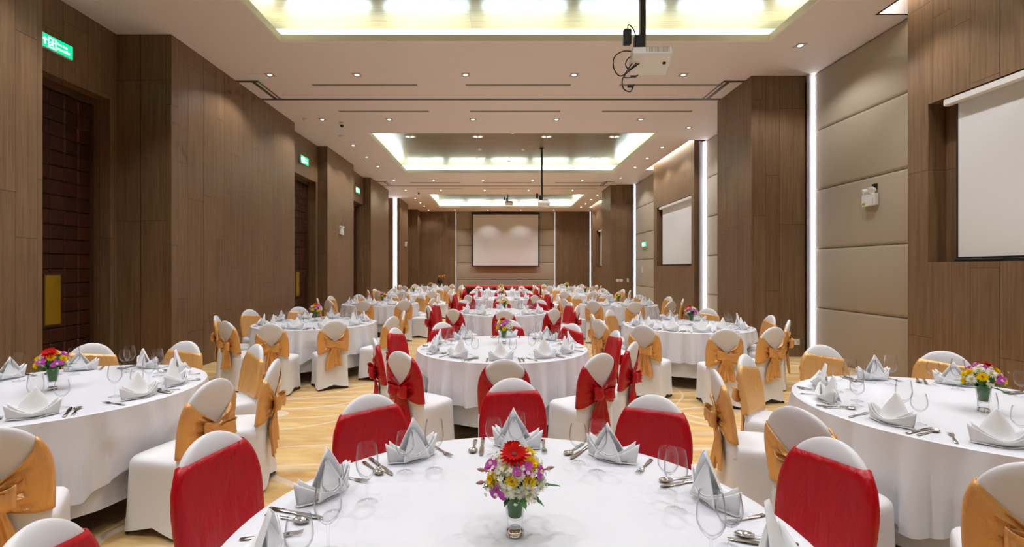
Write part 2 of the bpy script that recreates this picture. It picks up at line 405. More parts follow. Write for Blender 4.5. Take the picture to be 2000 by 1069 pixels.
# partition track trims
for n, yy in enumerate((9.96, 20.35)):
    t = MB(); xa, xb = -4.87, 4.62 if n == 0 else 4.70
    t.box(xa, xb, yy-.035, yy+.035, CEIL-.012, CEIL+.01)
    for s, xe in ((1, xa), (-1, xb)):
        t.box(xe+s*.30-.03, xe+s*.30+.03, yy-.96, yy, CEIL-.012, CEIL+.01); t.box(xe+s*.40-.012, xe+s*.40+.012, yy-.96, yy, CEIL-.012, CEIL+.01)
        t.box(min(xe, xe+s*.41), max(xe, xe+s*.41), yy-.99, yy-.93, CEIL-.012, CEIL+.01)
    struct('trim_%d' % (n+1), t, M['trimdark'])

# doors
for n, (d0, d1, xp, r0, r1, zt) in enumerate(DOORS):
    xd = xp-.235
    dr = MB(); fw = .06
    dr.box(xd-.06, xd+.05, d0, d0+fw, 0, zt); dr.box(xd-.06, xd+.05, d1-fw, d1, 0, zt); dr.box(xd-.06, xd+.05, d0+fw, d1-fw, zt-.10, zt)
    o = struct('door_%d' % (n+1), dr, M['frame'])
    mid = (d0+d1)/2
    for a, b in ((d0+fw, mid-.003), (mid+.003, d1-fw)):
        lf = MB(); lf.box(xd-.055, xd-.02, a, b, .01, zt-.105)
        ny = round((b-a)/.2); nz_ = round((zt-.115)/.2); hy = (b-a)/ny; hz = (zt-.115)/nz_
        for i in range(ny):
            for j in range(nz_):
                lf.bbox(xd-.03, xd+.004, a+i*hy+.003, a+(i+1)*hy-.003, .01+j*hz+.003, .01+(j+1)*hz-.003, .012)
        lo = lf.build('door_leaf', M['leather'], o, 0)
        s = -1 if b < mid+.01 else 1
        p0, p1 = (mid-.30, mid-.08) if s < 0 else (mid+.13, mid+.35)
        bz = MB(); bz.box(xd+.002, xd+.02, p0-.015, p1+.015, .84, 1.53)
        hp = bz.build('plate_surround', M['frame'], lo, 0)
        MB().bbox(xd+.012, xd+.03, p0, p1, .86, 1.51, .004).build('push_plate', M['brass'], lo, 0)['label'] = 'brushed brass push plate'

# vertical and cove LED lines
def light_line(nm, label, mb, m, extra=None):
    t = thing(nm, label, 'light', group='concealed light lines')
    mb.build('light_tube', m, t, 0)
    if extra: extra.build('channel', M['channel'], t, 0)
    return t
for lab, x0, x1, y in (('tall white light line between first pier and padded wall', 5.585, 5.74, 8.70), ('tall white light line beside the second screen wall', 5.53, 5.74, 13.235),
                       ('tall white light line between far pier and padded wall', 5.605, 5.74, 20.02), ('tall white light line in the far corner of screen wall', 5.63, 5.74, 29.64)):
    a = MB().box(x0+(x1-x0)*.55, x1-.03, y-.012, y+.0, .02, CEIL-.02)
    e = MB().box(x0, x1, y, y+.02, .0, CEIL-.002).box(x0, x0+.004, y-.05, y, 0, CEIL-.002)
    light_line('wall_light', lab, a, M['led2'], e)
light_line('wall_light', 'tall white light line in the gap of the door wall', MB().box(-5.17, -5.03, 23.94, 23.96, .02, CEIL-.02), M['led2'], MB().box(-5.21, -4.99, 23.96, 23.995, 0, CEIL-.002))
light_line('wall_light', 'thin light line beside padded back wall, door side', MB().box(-2.60, -2.57, 29.86, 29.88, .02, CEIL-.02), M['led3'], MB().box(-2.615, -2.545, 29.88, 29.9, 0, CEIL-.002))
light_line('wall_light', 'thin light line beside padded back wall, screen side', MB().box(3.53, 3.56, 29.86, 29.88, .02, CEIL-.02), M['led3'], MB().box(3.505, 3.575, 29.88, 29.9, 0, CEIL-.002))
for nm, (a, b, c, d) in zip(('first', 'second', 'third'), COF):
    t = thing('cove_light', 'cool white tubes glowing in the cove of the %s ceiling coffer' % nm, 'light', group='coffer cove lights')
    def run(p, q, vert):
        L = q-p; n = max(1, round(L/1.45)); s = L/n
        for k in range(n):
            u0, u1 = p+k*s+.12, p+(k+1)*s-.12
            yield u0, u1
    mb = MB()
    for u0, u1 in run(a-.1, b+.1, 0):
        for yy in (c-.17, d+.17): mb.box(u0, u1, yy-.018, yy+.018, CEIL+.035, CEIL+.065)
    for u0, u1 in run(c-.1, d+.1, 1):
        for xx in (a-.17, b+.17): mb.box(xx-.018, xx+.018, u0, u1, CEIL+.035, CEIL+.065)
    mb.build('light_tube', M['led'], t, 0)
for nm, (a, b, c, d) in zip(('first', 'second', 'third'), SLOT):
    light_line('cove_light', 'white tube hidden in the ceiling slot over the %s screen wall' % nm, MB().box(5.25, 5.28, c+.1, d-.1, 5.36, 5.40), M['slotled'])

# ------------------------------------------------------------------ ceiling fittings
lens_on = True
def spot(x, y, z, power, size=1.75, blend=.6, col=(.95, .97, 1.02), r=.04):
    l = bpy.data.lights.new('lamp', 'SPOT'); l.energy = power; l.spot_size = size; l.spot_blend = blend; l.color = col; l.shadow_soft_size = r
    o = bpy.data.objects.new('lamp', l); COL.objects.link(o); o.location = (x, y, z); return o
SP = 84
dl = thing('downlight', '', 'ceiling light', group='square recessed downlights')
mb = MB()
for e0, e1 in ((.055, .075),):
    mb.box(-e1, e1, -e1, -e0, -.006, .0); mb.box(-e1, e1, e0, e1, -.006, .0); mb.box(-e1, -e0, -e0, e0, -.006, 0); mb.box(e0, e1, -e0, e0, -.006, 0)
mb.build('trim_ring', M['slot'], dl, 0)
MB().lathe([(.053, -.001), (.038, -.004), (.036, -.002)], 20, cap0=True, cap1=True).build('reflector', M['reflector'], dl)
MB().lathe([(.034, -.0045), (.033, -.007)], 20, cap0=True, cap1=True).build('lens', M['lampglass'], dl)
DL = Proto(dl)
def down(x, y, lab, power=SP):
    DL.put((x, y, CEIL), 0, lab); side = x < -4 or x > 4.5
    spot(x, y, CEIL-.03, power*(.7 if side else 1.1), 2.3 if side else 1.75, .4 if side else .6)
rowlab = ['closest to the door wall', 'second from the door wall', 'third from the door wall', 'fourth from the door wall', 'fifth from the door wall']
for yy, rn in ((8.70, 'row between first coffer and track'), (11.3, 'row before the second coffer'), (19.1, 'row beyond the second coffer'), (21.55, 'row before the third coffer'), (28.75, 'row before the back wall')):
    for x, q in zip((-4.11, -2.54, -.58, 1.38, 3.35), rowlab): down(x, yy, 'recessed downlight %s, %s' % (q, rn), SP*(.5 if yy > 28 else 1))
for i, y in enumerate((13.7, 15.1, 16.5)): down(-4.1, y, 'recessed downlight %s in line beside second coffer, door side' % ('first', 'middle', 'last')[i])
for i, y in enumerate((24.0, 25.6, 26.9)): down(-4.1, y, 'recessed downlight %s in line beside third coffer, door side' % ('first', 'middle', 'last')[i])
for i, y in enumerate((7.56, 11.95, 13.9, 15.3, 16.65, 18.6, 22.9, 24.4, 26.0, 27.4)):
    down(4.74, y, 'recessed downlight, number %s in line along the screen wall' % ('one', 'two', 'three', 'four', 'five', 'six', 'seven', 'eight', 'nine', 'ten')[i])
# lamps above and behind the camera's view, the same fittings' light only
for x in (-4.1, 4.74):
    for y in (5.9, 4.4, 2.9, 1.2): spot(x, y, CEIL-.03, SP)
for x in (-4.11, -2.54, -.58, 1.38, 3.35):
    for y in (.9, -1.7): spot(x, y, CEIL-.03, SP)
tw = thing('twin_downlight', '', 'ceiling light', group='twin downlights in the coffers')
mb = MB()
mb.box(-.155, .155, -.085, -.07, -.01, 0); mb.box(-.155, .155, .07, .085, -.01, 0); mb.box(-.155, -.14, -.07, .07, -.01, 0); mb.box(.14, .155, -.07, .07, -.01, 0)
mb.build('frame', M['white'], tw, 0)
MB().box(-.14, .14, -.07, .07, -.003, .0).build('tray', M['slot'], tw, 0)
for s in (-1, 1): MB().lathe([(.045, -.004), (.044, -.008)], 16, cap0=True, cap1=True).build('lens', M['lampglass'], tw).location = (s*.07, 0, 0)
TW = Proto(tw)
for ci, ys in ((0, (3.4, 6.1)), (1, (14.05, 16.8)), (2, (24.3, 27.3))):
    for ri, y in enumerate(ys):
        for xi, x in enumerate((-2.55, -.58, 1.42, 3.40)):
            if ci > 0: TW.put((x, y, 5.45), 0, 'twin downlight in %s coffer, %s row, %s from the door wall' % (('first', 'second', 'third')[ci], ('near', 'far')[ri], ('first', 'second', 'third', 'fourth')[xi]))
            spot(x, y, 5.41, SP*1.6)  # in the first coffer: unseen lamps without fittings, added for their light
# linear diffusers
lv = thing('air_vent', '', 'air vent', group='linear air slots')
mb = MB()
for q in (-.034, 0, .034): mb.box(-1, 1, q-.006, q+.006, -.008, 0)
mb.box(-1, -.99, -.04, .04, -.008, 0); mb.box(.99, 1, -.04, .04, -.008, 0)
mb.build('slot_frame', M['slot'], lv, 0); MB().box(-.99, .99, -.034, .034, -.002, .002).build('slot_opening', M['slotdark'], lv, 0)
LV = Proto(lv)
for yy, rn in ((9.18, 'before the first partition track'), (10.72, 'beyond the first partition track'), (19.57, 'before the second partition track'), (21.1, 'beyond the second partition track')):
    for x, q in ((-2.53, 'door side'), (.39, 'middle'), (3.32, 'screen side')):
        LV.put((x, yy, CEIL), 0, 'long linear air slot %s, %s' % (rn, q))
sd = thing('smoke_detector', '', 'smoke detector', group='round ceiling detectors')
MB().lathe([(.065, 0), (.063, -.02), (.045, -.035), (.03, -.045), (.001, -.046)], 20).build('housing', M['white'], sd)
MB().lathe([(.075, 0), (.075, -.006), (.06, -.008)], 20).build('base', M['greyplastic'], sd)
SD = Proto(sd)
for x, y, z, l in ((-4.12, 12.7, CEIL, 'on ceiling between door wall and second coffer'), (-.58, 15.5, 5.45, 'in second coffer, door half'), (.82, 15.5, 5.45, 'in second coffer, screen half'),
                   (-2.4, 13.35, 5.45, 'at near edge of second coffer, door side'), (.42, 13.6, 5.45, 'at near edge of second coffer, middle'), (3.5, 13.4, 5.45, 'at near edge of second coffer, screen side'),
                   (.4, 17.25, 5.45, 'at far edge of second coffer'), (-4.5, 11.3, CEIL, 'beside the security camera dome'), (-.5, 25.6, 5.45, 'in third coffer')):
    SD.put((x, y, z), 0, 'white round detector ' + l)
def dome_cam(x, y, l):
    t = thing('ceiling_camera', l, 'security camera', (x, y, CEIL))
    MB().lathe([(.06, 0), (.06, -.05), (.05, -.06)], 20, cap0=True, cap1=True).build('housing', M['white'], t)
    MB().blob((0, 0, -.07), .045, .045, .045, 16, 10).build('dome_lens', M['black'], t)
dome_cam(-3.73, 11.55, 'white dome security camera on ceiling before second coffer')
dome_cam(-3.6, 22.0, 'white dome security camera on ceiling before third coffer')
tag(MB().box(-5.0, -4.72, 8.55, 8.83, CEIL-.006, CEIL).build('ceiling_speaker', M['white'], None, 0), 'flat white square speaker panel on ceiling near door wall', 'speaker').location = (.45, .1, 0)

# projectors
def projector(x, y, ztop, zb, s, lab, cables):
    t = thing('projector', lab, 'projector', (x, y, zb))
    h = ztop-zb
    MB().box(-.028, .028, -.028, .028, .12*s, h).build('pole', M['darkmetal'], t, 0)
    MB().lathe([(.07, h), (.07, h-.02), (.03, h-.03)], 16, cap0=True, cap1=True).build('ceiling_plate', M['darkmetal'], t)
    mb = MB(); mb.M = Matrix.Translation((.07*s, -.02, .0)) @ Euler((-.38, .05, -.14)).to_matrix().to_4x4()
    mb.bbox(-.20*s, .20*s, -.15*s, .15*s, -.06*s, .05*s, .015*s)
    body = mb.build('body', M['white'], t, 0)
    mb2 = MB(); mb2.M = mb.M
    for k in range(16): mb2.box((-.06+.0145*k)*s, (-.052+.0145*k)*s, -.156*s, -.149*s, -.035*s, .035*s)
    mb2.build('vent_grille', M['vent'], t, 0)
    mb3 = MB(); mb3.M = mb.M; mb3.M = mb.M @ Matrix.Translation((-.13*s, .155*s, 0)) @ Matrix.Rotation(PI/2, 4, 'X')
    mb3.lathe([(.045*s, .02*s), (.045*s, -.03*s), (.03*s, -.035*s)], 16, cap0=True, cap1=True).build('lens', M['black'], t)
    mb4 = MB(); mb4.M = mb.M; mb4.bbox(.12*s, .15*s, -.05*s, -.02*s, -.07*s, -.055*s, .003); mb4.build('foot', M['black'], t, 0)
    mb5 = MB(); mb5.bbox(-.09*s, .02*s, -.05*s, .03*s, .02*s, .26*s, .01); mb5.bbox(.03*s, .2*s, -.03*s, .03*s, .07*s, .13*s, .01); mb5.build('mount_bracket', M['black'], t, 0)
    MB().bbox(-.2*s, -.12*s, -.04*s, .02*s, .17*s, .33*s, .01).build('power_adapter', M['black'], t, 0)
    if cables:
        MB().blob((-.005, -.06, .05), .016, .014, .022).build('rocker_switch', M['orangeplug'], t)['label'] = 'orange rocker switch'
        for pts in ([(-.08, -.04, .08), (-.2, -.05, .09), (-.30, -.05, .03), (-.31, -.05, -.08), (-.26, -.05, -.16), (-.2, -.05, -.15), (-.13, -.05, -.05), (-.08, -.03, 0)],
                    [(-.06, -.05, .03), (-.15, -.06, .02), (-.19, -.06, -.05), (-.15, -.06, -.10), (-.05, -.05, -.04), (.0, -.04, -.02)],
                    [(-.06, -.05, -.02), (-.14, -.06, -.1), (-.22, -.06, -.2), (-.21, -.06, -.3), (-.14, -.06, -.33), (-.1, -.05, -.25)],
                    [(-.05, -.05, -.04), (-.2, -.06, -.16), (-.17, -.06, -.19), (-.06, -.05, -.16)],
                    [(-.16, -.03, .33), (-.15, -.03, .37), (-.1, -.02, .33), (-.06, 0, .25)]):
            P = [Vector(p) for p in pts]; Q = []
            for i in range(len(P)-1):
                p0, p1, p2, p3 = P[max(i-1, 0)], P[i], P[i+1], P[min(i+2, len(P)-1)]
                for q in range(6):
                    u = q/6; Q.append(.5*((2*p1)+(p2-p0)*u+(2*p0-5*p1+4*p2-p3)*u*u+(3*p1-p0-3*p2+p3)*u**3))
            Q.append(P[-1]); MB().tube(Q, .006, 6).build('cable', M['black'], t)
        MB().bbox(-.17, -.11, -.07, -.05, -.29, -.26, .004).build('plug', M['black'], t, 0)
projector(1.50, 5.0, 5.45, 3.745, 1.0, 'white projector hanging on dark pole from the first coffer', True)
projector(1.41, 15.4, 5.45, 3.68, .95, 'white projector hanging on long thin pole from second coffer', False)
projector(.52, 25.0, 5.45, 4.98, 1.0, 'white projector mounted close under the third coffer', False)

# projection screens
def side_screen(i, o0, o1, lab, gap=.27):
    t = thing('projection_screen', lab, 'projection screen', (5.5, (o0+o1)/2, OPZ0+.006), group='side projection screens')
    hl = (o1-o0)/2; far = hl-gap
    MB().box(-.008, -.004, -hl+.1, far-.03, .055, OPZ1-OPZ0-.03).build('screen_fabric', M['screen'], t, 0)
    b = MB(); b.box(-.004, .0, -hl+.04, far, .03, OPZ1-OPZ0-.03); b.bbox(-.02, .01, -hl+.04, far+.01, .0, .03, .006)
    b.build('black_border', M['black'], t, 0)  # black border behind the fabric, with its bottom bar
    MB().bbox(-.095, -.015, -hl+.02, hl-gap+.08, OPZ1-OPZ0-.10, OPZ1-OPZ0-.015, .012).build('roller_case', M['white'], t, 0)
side_screen(0, 2.9, 6.05, 'large white projection screen in recess of near screen wall')
side_screen(1, 13.45, 16.36, 'white projection screen in recess of second screen wall')
side_screen(2, 25.05, 26.4, 'white projection screen in recess of far screen wall, half hidden', .62)
t = thing('projection_screen', 'wide white projection screen with black border on the back wall', 'projection screen', (.49, 29.6, 1.72))
MB().box(-2.0, 2.0, -.006, -.002, .07, 3.2).build('screen_fabric', M['screen'], t, 0)
MB().box(-2.06, 2.06, -.002, .003, .02, 3.22).bbox(-2.08, 2.08, -.02, .01, 0, .04, .01).box(-2.08, 2.08, -.02, .05, 3.2, 3.3).build('black_border', M['black'], t, 0)  # black border of the back screen, with bottom and top bars

# stage
t = thing('stage', 'low stage with red carpet edge before the back wall', 'stage', (.4, 27.3, 0))
MB().bbox(-2.3, 2.35, 0, 1.9, .53, .62, .01).build('carpet_top', M['carpetred'], t, 0)
MB().box(-2.28, 2.33, .03, 1.88, 0, .53).build('dark_skirt', M['black'], t, 0)

# signs
def text_mesh(body, size):
    c = bpy.data.curves.new('lettering', 'FONT'); c.body = body; c.size = size; c.extrude = .001; c.align_x = 'LEFT'
    o = bpy.data.objects.new('tmp', c); COL.objects.link(o)
    bpy.context.view_layer.update()
    me = bpy.data.meshes.new_from_object(o.evaluated_get(bpy.context.evaluated_depsgraph_get())); bpy.data.objects.remove(o)
    return me
def exit_sign(x, y, z, rz, lab, sc_=1):
    """lies in local XZ facing -Y, width .5"""
    t = thing('exit_sign', lab, 'exit sign', (x, y, z), rz, group='lit green exit signs'); t.scale = (sc_,)*3
    MB().bbox(-.255, .255, 0, .05, -.105, .105, .006).build('case', M['greyplastic'], t, 0)
    MB().box(-.25, .25, -.003, .001, -.095, .1).build('lit_panel', M['sgreen'], t, 0)
    a = MB()      # arrow
    a.box(-.215, -.195, -.006, -.003, -.05, .03); a.add([(-.24, -.006, .01), (-.205, -.006, .055), (-.17, -.006, .01), (-.24, -.003, .01), (-.205, -.003, .055), (-.17, -.003, .01)], [(0, 1, 2), (3, 5, 4), (0, 3, 4, 1), (1, 4, 5, 2), (2, 5, 3, 0)][0:5])
    a.build('arrow', M['swhite'], t, 0)
    p = MB(); e = .012   # running figure in a doorway
    p.box(-.155, -.03, -.006, -.003, .07-e, .07); p.box(-.155, -.03, -.006, -.003, -.075, -.075+e); p.box(-.155, -.155+e, -.006, -.003, -.075, .07); p.box(-.03-e, -.03, -.006, -.003, -.075, .07)
    p.blob((-.085, -.005, .036), .011, .003, .011)
    for q in ([(-.09, .022), (-.098, -.012)], [(-.09, .02), (-.065, .005), (-.055, .018)], [(-.09, .018), (-.115, .012), (-.125, -.006)], [(-.098, -.012), (-.076, -.028), (-.078, -.055)], [(-.098, -.012), (-.11, -.035), (-.135, -.045)]):
        p.tube([(u, -.005, w) for u, w in q], .006, 6)
    p.build('running_figure', M['swhite'], t, 0)
    for s, sz, zz in (('Fire Exit', .052, .016), ('\u0e17\u0e32\u0e07\u0e2b\u0e19\u0e35\u0e44\u0e1f', .058, -.055)):
        me = text_mesh(s, sz); me.materials.clear(); me.materials.append(M['swhite'])
        o = bpy.data.objects.new('lettering', me); COL.objects.link(o); o.parent = t; o.location = (-.018, -.004, zz); o.rotation_euler = (PI/2, 0, 0)
exit_sign(-5.645, 6.19, 4.455, PI/2, 'green exit sign with arrow above the first door', .87)
exit_sign(-5.10, 12.75, 4.46, PI/2, 'green exit sign above the second door')
exit_sign(-5.10, 17.60, 4.46, PI/2, 'green exit sign above the third door')
exit_sign(5.64, 18.6, 2.54, -PI/2, 'green exit sign low on padded wall beyond second screen')

def emergency(x, y, z, rz, lab):
    t = thing('emergency_light', lab, 'emergency light', (x, y, z), rz, group='twin-head emergency lights')
    MB().bbox(-.13, .13, -.07, 0, -.09, .09, .01).build('battery_case', M['white'], t, 0)
    MB().box(-.11, -.05, -.073, -.069, -.065, -.035).build('status_label', M['greenled'], t, 0)
    MB().box(.085, .115, -.073, -.069, -.07, .02).build('louvre', M['greyplastic'], t, 0)
    for s in (-1, 1):
        mb = MB(); mb.M = Matrix.Translation((s*.07, -.05, .135)) @ Euler((PI/2+.25, 0, s*.5)).to_matrix().to_4x4()
        mb.lathe([(.02, -.05), (.045, -.02), (.05, .03), (.046, .034), (.02, .03)], 16, cap0=True, cap1=True)
        h = mb.build('lamp_head', M['white'], t)
    mb = MB(); mb.tube([(-.1, -.01, .05), (-.14, -.01, .12), (-.09, -.01, .19), (.03, -.005, .2)], .007, 6).build('cable', M['white'], t)
    MB().box(.0, .1, -.006, 0, .15, .24).build('wall_opening', M['black'], t, 0)
emergency(5.685, 7.32, 2.64, -PI/2, 'white twin-head emergency light on near padded wall panel')
emergency(-4.87, 14.95, 2.74, PI/2, 'white twin-head emergency light on pier between second and third doors')
emergency(-4.87, 25.4, 2.85, PI/2, 'white twin-head emergency light on far pier of door wall')
def plate(nm, x, y, z, w, h, rz, lab, cat, n):
    t = thing(nm, lab, cat, (x, y, z), rz)
    MB().bbox(-w/2, w/2, -.012, 0, -h/2, h/2, .004).build('faceplate', M['white'], t, 0)
    for k in range(n):
        c = -w/2+w*(k+.5)/n; MB().bbox(c-w/n*.3, c+w/n*.3, -.018, -.011, -h*.25, h*.25, .003).build('rocker' if nm == 'light_switch' else 'socket_insert', M['greyplastic'], t, 0)
plate('light_switch', 5.00, 20.1, 1.10, .13, .10, 0, 'white double switch plate on far pier, first of the pair', 'light switch', 2)
plate('light_switch', 5.15, 20.1, 1.10, .13, .10, 0, 'cream double switch plate on far pier, second of the pair', 'light switch', 2)
plate('thermostat', 5.42, 20.1, 1.12, .08, .15, 0, 'small beige thermostat beside the switch plates on far pier', 'thermostat', 1)
plate('wall_socket', 5.40, 8.75, .27, .15, .11, 0, 'white double socket low on the first wooden pier', 'wall socket', 2)
plate('light_switch', 5.69, 19.0, 1.55, .16, .24, -PI/2, 'pale control plate on padded wall below the exit sign', 'light switch', 2)

# ------------------------------------------------------------------ chair
TILT_TOP = .075
def ypl(z):  # rear plane of the back as a function of height
    if z > .44: return -.195-(z-.44)/.48*TILT_TOP
    return -.195-(.44-z)/.44*.05
def halfw(z):
    if z < .44: return .190+(.44-z)*.08
    w = .188+.012*math.sin((z-.44)/.3*PI/2 if z < .74 else PI/2)
    if z > .62: q = min(1, (z-.62)/.30); w *= math.sqrt(max(0, 1-q**2.6))
    return w
def _angles(nf_, nb_):
    out = []
    for i in range(nf_+1): out.append(math.acos(max(-1, min(1, math.copysign(abs(1-2*i/nf_)**(1/.55), 1-2*i/nf_)))))
    for i in range(1, nb_): out.append(2*PI-math.acos(max(-1, min(1, math.copysign(abs(2*i/nb_-1)**(1/.55), 2*i/nb_-1)))))
    for e in (.02, .12, .3): out += [e, PI-e, PI+e, 2*PI-e]
    return sorted(out)
ANG = _angles(14, 14); ANGS = _angles(16, 28)
def back_pt(a, z, off=0.0):
    """a: angle round the slab cross-section, 0 = +x, PI/2 = front (+y)"""
    w = halfw(z); th = .024*(1 if z < .85 else math.sqrt(max(.02, 1-((z-.85)/.07)**2)))
    ca, sa = math.cos(a), math.sin(a); e = .55
    x = (w+off)*math.copysign(abs(ca)**e, ca); y = (th+off)*math.copysign(abs(sa)**e, sa)
    return (x, ypl(z)+y+.022*(x/.21)**2, z+(off*.8 if z > .9 else 0))
def make_chair(color, seed):
    r = random.Random(seed)
    t = thing('banquet_chair', '', 'chair')
    # stretch cover over the backrest
    zs = [.40, .44, .50, .56, .62, .68, .72, .76, .80, .83, .855, .875, .89, .902, .911, .917, .920]
    mb = MB(); mb.rings([[back_pt(a_, z) for a_ in ANG] for z in zs], True, True)
    mb.build('back_cover', M['spandex'], t, 50)
    # seat and skirt: rings of a rounded square, drawn in between the legs, arched hem
    mb = MB(); n = 48; rs = []
    def ring(z, fw, yf, yb, sq, pinch=0, hem=0, zt=None):
        out = []; fw *= .945
        for j in range(n):
            a = 2*PI*j/n; ca, sa = math.cos(a), math.sin(a)
            u = math.copysign(abs(ca)**sq, ca); v = math.copysign(abs(sa)**sq, sa)
            m_ = min(abs(u), abs(v))  # 0 mid-side .. 1 corner
            cpin = 1-pinch*(1-m_)**1.5
            y = (v*yf if v > 0 else -v*yb)*cpin; x = u*fw*cpin
            out.append((x, y, z+hem*(1-m_)**.8))
        return out
    rs.append(ring(.470, .10, .10, -.11, .6)); rs.append(ring(.468, .175, .17, -.18, .5)); rs.append(ring(.458, .205, .20, -.20, .42)); rs.append(ring(.440, .214, .212, -.214, .36))
    rs.append(ring(.415, .216, .215, -.218, .34)); rs.append(ring(.38, .217, .216, -.221, .34, .02)); rs.append(ring(.30, .219, .222, -.226, .34, .08)); rs.append(ring(.20, .222, .228, -.232, .34, .11))
    rs.append(ring(.10, .226, .234, -.238, .34, .12)); rs.append(ring(.008, .233, .242, -.250, .34, .11, .055))
    mb.rings(rs, True, False)
    mb.build('seat_cover', M['spandex'], t, 50)
    # legs just inside the cover, feet show under the arched hem
    for sx in (-1, 1):
        for fy in (.20, -.21):
            MB().tube([(sx*.185, fy, 0), (sx*.155, fy*.8, .40)], [.011, .012], 8).build('leg', M['black'], t)
    # sash: wide band in front, gathered to a knot behind
    sm = M['redsatin'] if color == 'red' else M['goldsatin']
    kz = .60+r.uniform(-.015, .015); kx = r.uniform(-.02, .02); tilt = r.uniform(-.03, .03)
    nb = len(ANGS); nv = 12; vs = []; fs = []
    for j in range(nb):
        a = ANGS[j]
        xx = math.copysign(abs(math.cos(a))**.55, math.cos(a))
        g = (1-abs(xx-kx/.19)/(1+abs(kx)/.19)) if math.sin(a) < -1e-6 else 0; g = min(1, max(0, g))   # 0 at the sides, 1 at the knot
        zu = ((.848 if color == 'red' else .828)+tilt*xx)*(1-g)+(kz+.035)*g; zl = (.485+.3*tilt*xx)*(1-g)+(kz-.035)*g-.02*math.sin(PI*g)
        for i in range(nv+1):
            q = i/nv; z = zl+(zu-zl)*q
            ripple = .014*(1-2*abs(math.sin(q*PI*4.5+xx*2.0+seed))**.8)*(min(1, g*2.2))*(1-.3*g)+.0012*math.sin(xx*11+q*3+seed)
            off = .006+ripple+.012*g
            p = back_pt(a, z, off); vs.append(p)
    for j in range(nb):
        for i in range(nv):
            a_, b_ = j*(nv+1)+i, ((j+1) % nb)*(nv+1)+i
            fs.append((a_, b_, b_+1, a_+1))
    mb = MB().add(vs, fs); mb.build('sash', sm, t, 60, solid=.004)
    # bow
    ky = ypl(kz)-.052
    b = MB(); b.blob((kx, ky-.006, kz), .026, .022, .032, 12, 8); kn = b.build('knot', sm, t)
    for s in (-1, 1):
        L = .100+r.uniform(-.01, .015); up = r.uniform(-.01, .03); mb = MB()
        def loop(u, v):   # a puffed ribbon loop
            a = 2*PI*u; x = s*(L*.5-L*.5*math.cos(a)); zz = (.022+.012*math.sin(a*.5))*math.sin(a)+.006*math.sin(v*PI*5+seed)*math.sin(a*.5)
            wv = (v-.5)*(.025+.085*math.sin(a*.5)**.7)
            return (kx+x, ky-.012-zz*.9-.012*math.sin(a*.5)-.004*math.sin(v*9+seed), kz+wv*1.0+up*math.sin(a*.5)+.004*math.sin(a*3+v*5))
        mb.grid(loop, 22, 6); mb.build('bow_loop', sm, t, 60, solid=.003)
    for s in (-1, 1):
        Lt = .27+r.uniform(-.03, .07); w0, w1 = .024, .060+r.uniform(-.008, .01); mb = MB(); ang = s*r.uniform(.04, .2); ph = r.uniform(0, 6)
        def tail(u, v):
            w = (w0+(w1-w0)*min(1, v*1.6))*(u-.5)*2
            z = kz-.01-v*Lt-(.035*(u if s > 0 else 1-u))*v
            yb = ypl(max(z, 0))-.040
            return (kx+s*.015+ang*v*Lt+w, yb-.014*(1-v*.5)-.013*math.sin(u*PI*4+ph)*min(1, v*2)-.004*math.sin(v*7+ph), z)
        mb.grid(tail, 14, 12); mb.build('sash_tail', sm, t, 60, solid=.003)
    return Proto(t)
CH = {'red': [make_chair('red', 3), make_chair('red', 11)], 'gold': [make_chair('gold', 5), make_chair('gold', 17), make_chair('gold', 29)]}

# ------------------------------------------------------------------ tableware
def glass_proto(name, H, br, foot, cat, detailed):
    t = thing(name, '', cat)
    st = H*.40; bh = H-st
    prof = [(.004, st), (.014, st+bh*.04), (br*.72, st+bh*.17), (br*.95, st+bh*.33), (br, st+bh*.46), (br*.97, st+bh*.65), (br*.88, st+bh*.85), (br*.80, H), (br*.785, H+.0006), (br*.765, H), (br*.85, st+bh*.85), (br*.935, st+bh*.65), (br*.96, st+bh*.46), (br*.91, st+bh*.33), (br*.67, st+bh*.20), (.010, st+bh*.085), (.0015, st+bh*.08)]
    stem = [(.0022, .004), (.0075, .008), (.0038, .02), (.0034, st*.6), (.0045, st*.92), (.008, st+.004)]
    fp = [(foot, .0005), (foot, .002), (foot*.6, .0045), (.009, .009), (.004, .012)]
    if detailed:
        MB().lathe(prof, 28).build('bowl', M['glass'], t, 60)
        MB().lathe(stem, 10).build('stem', M['glass'], t, 60); MB().lathe(fp, 28).build('foot', M['glass'], t, 60)
        return Proto(t)
    o = MB().lathe(prof, 16).lathe(stem, 6).lathe(fp, 16).build(name, M['glass'], None, 60); tag(o, 'x', cat)
    bpy.data.objects.remove(t); return Proto(o)
WG = (glass_proto('wine_glass', .215, .040, .037, 'wine glass', True), glass_proto('wine_glass', .215, .040, .037, 'wine glass', False))
GB = (glass_proto('water_goblet', .170, .038, .034, 'water goblet', True), glass_proto('water_goblet', .170, .038, .034, 'water goblet', False))

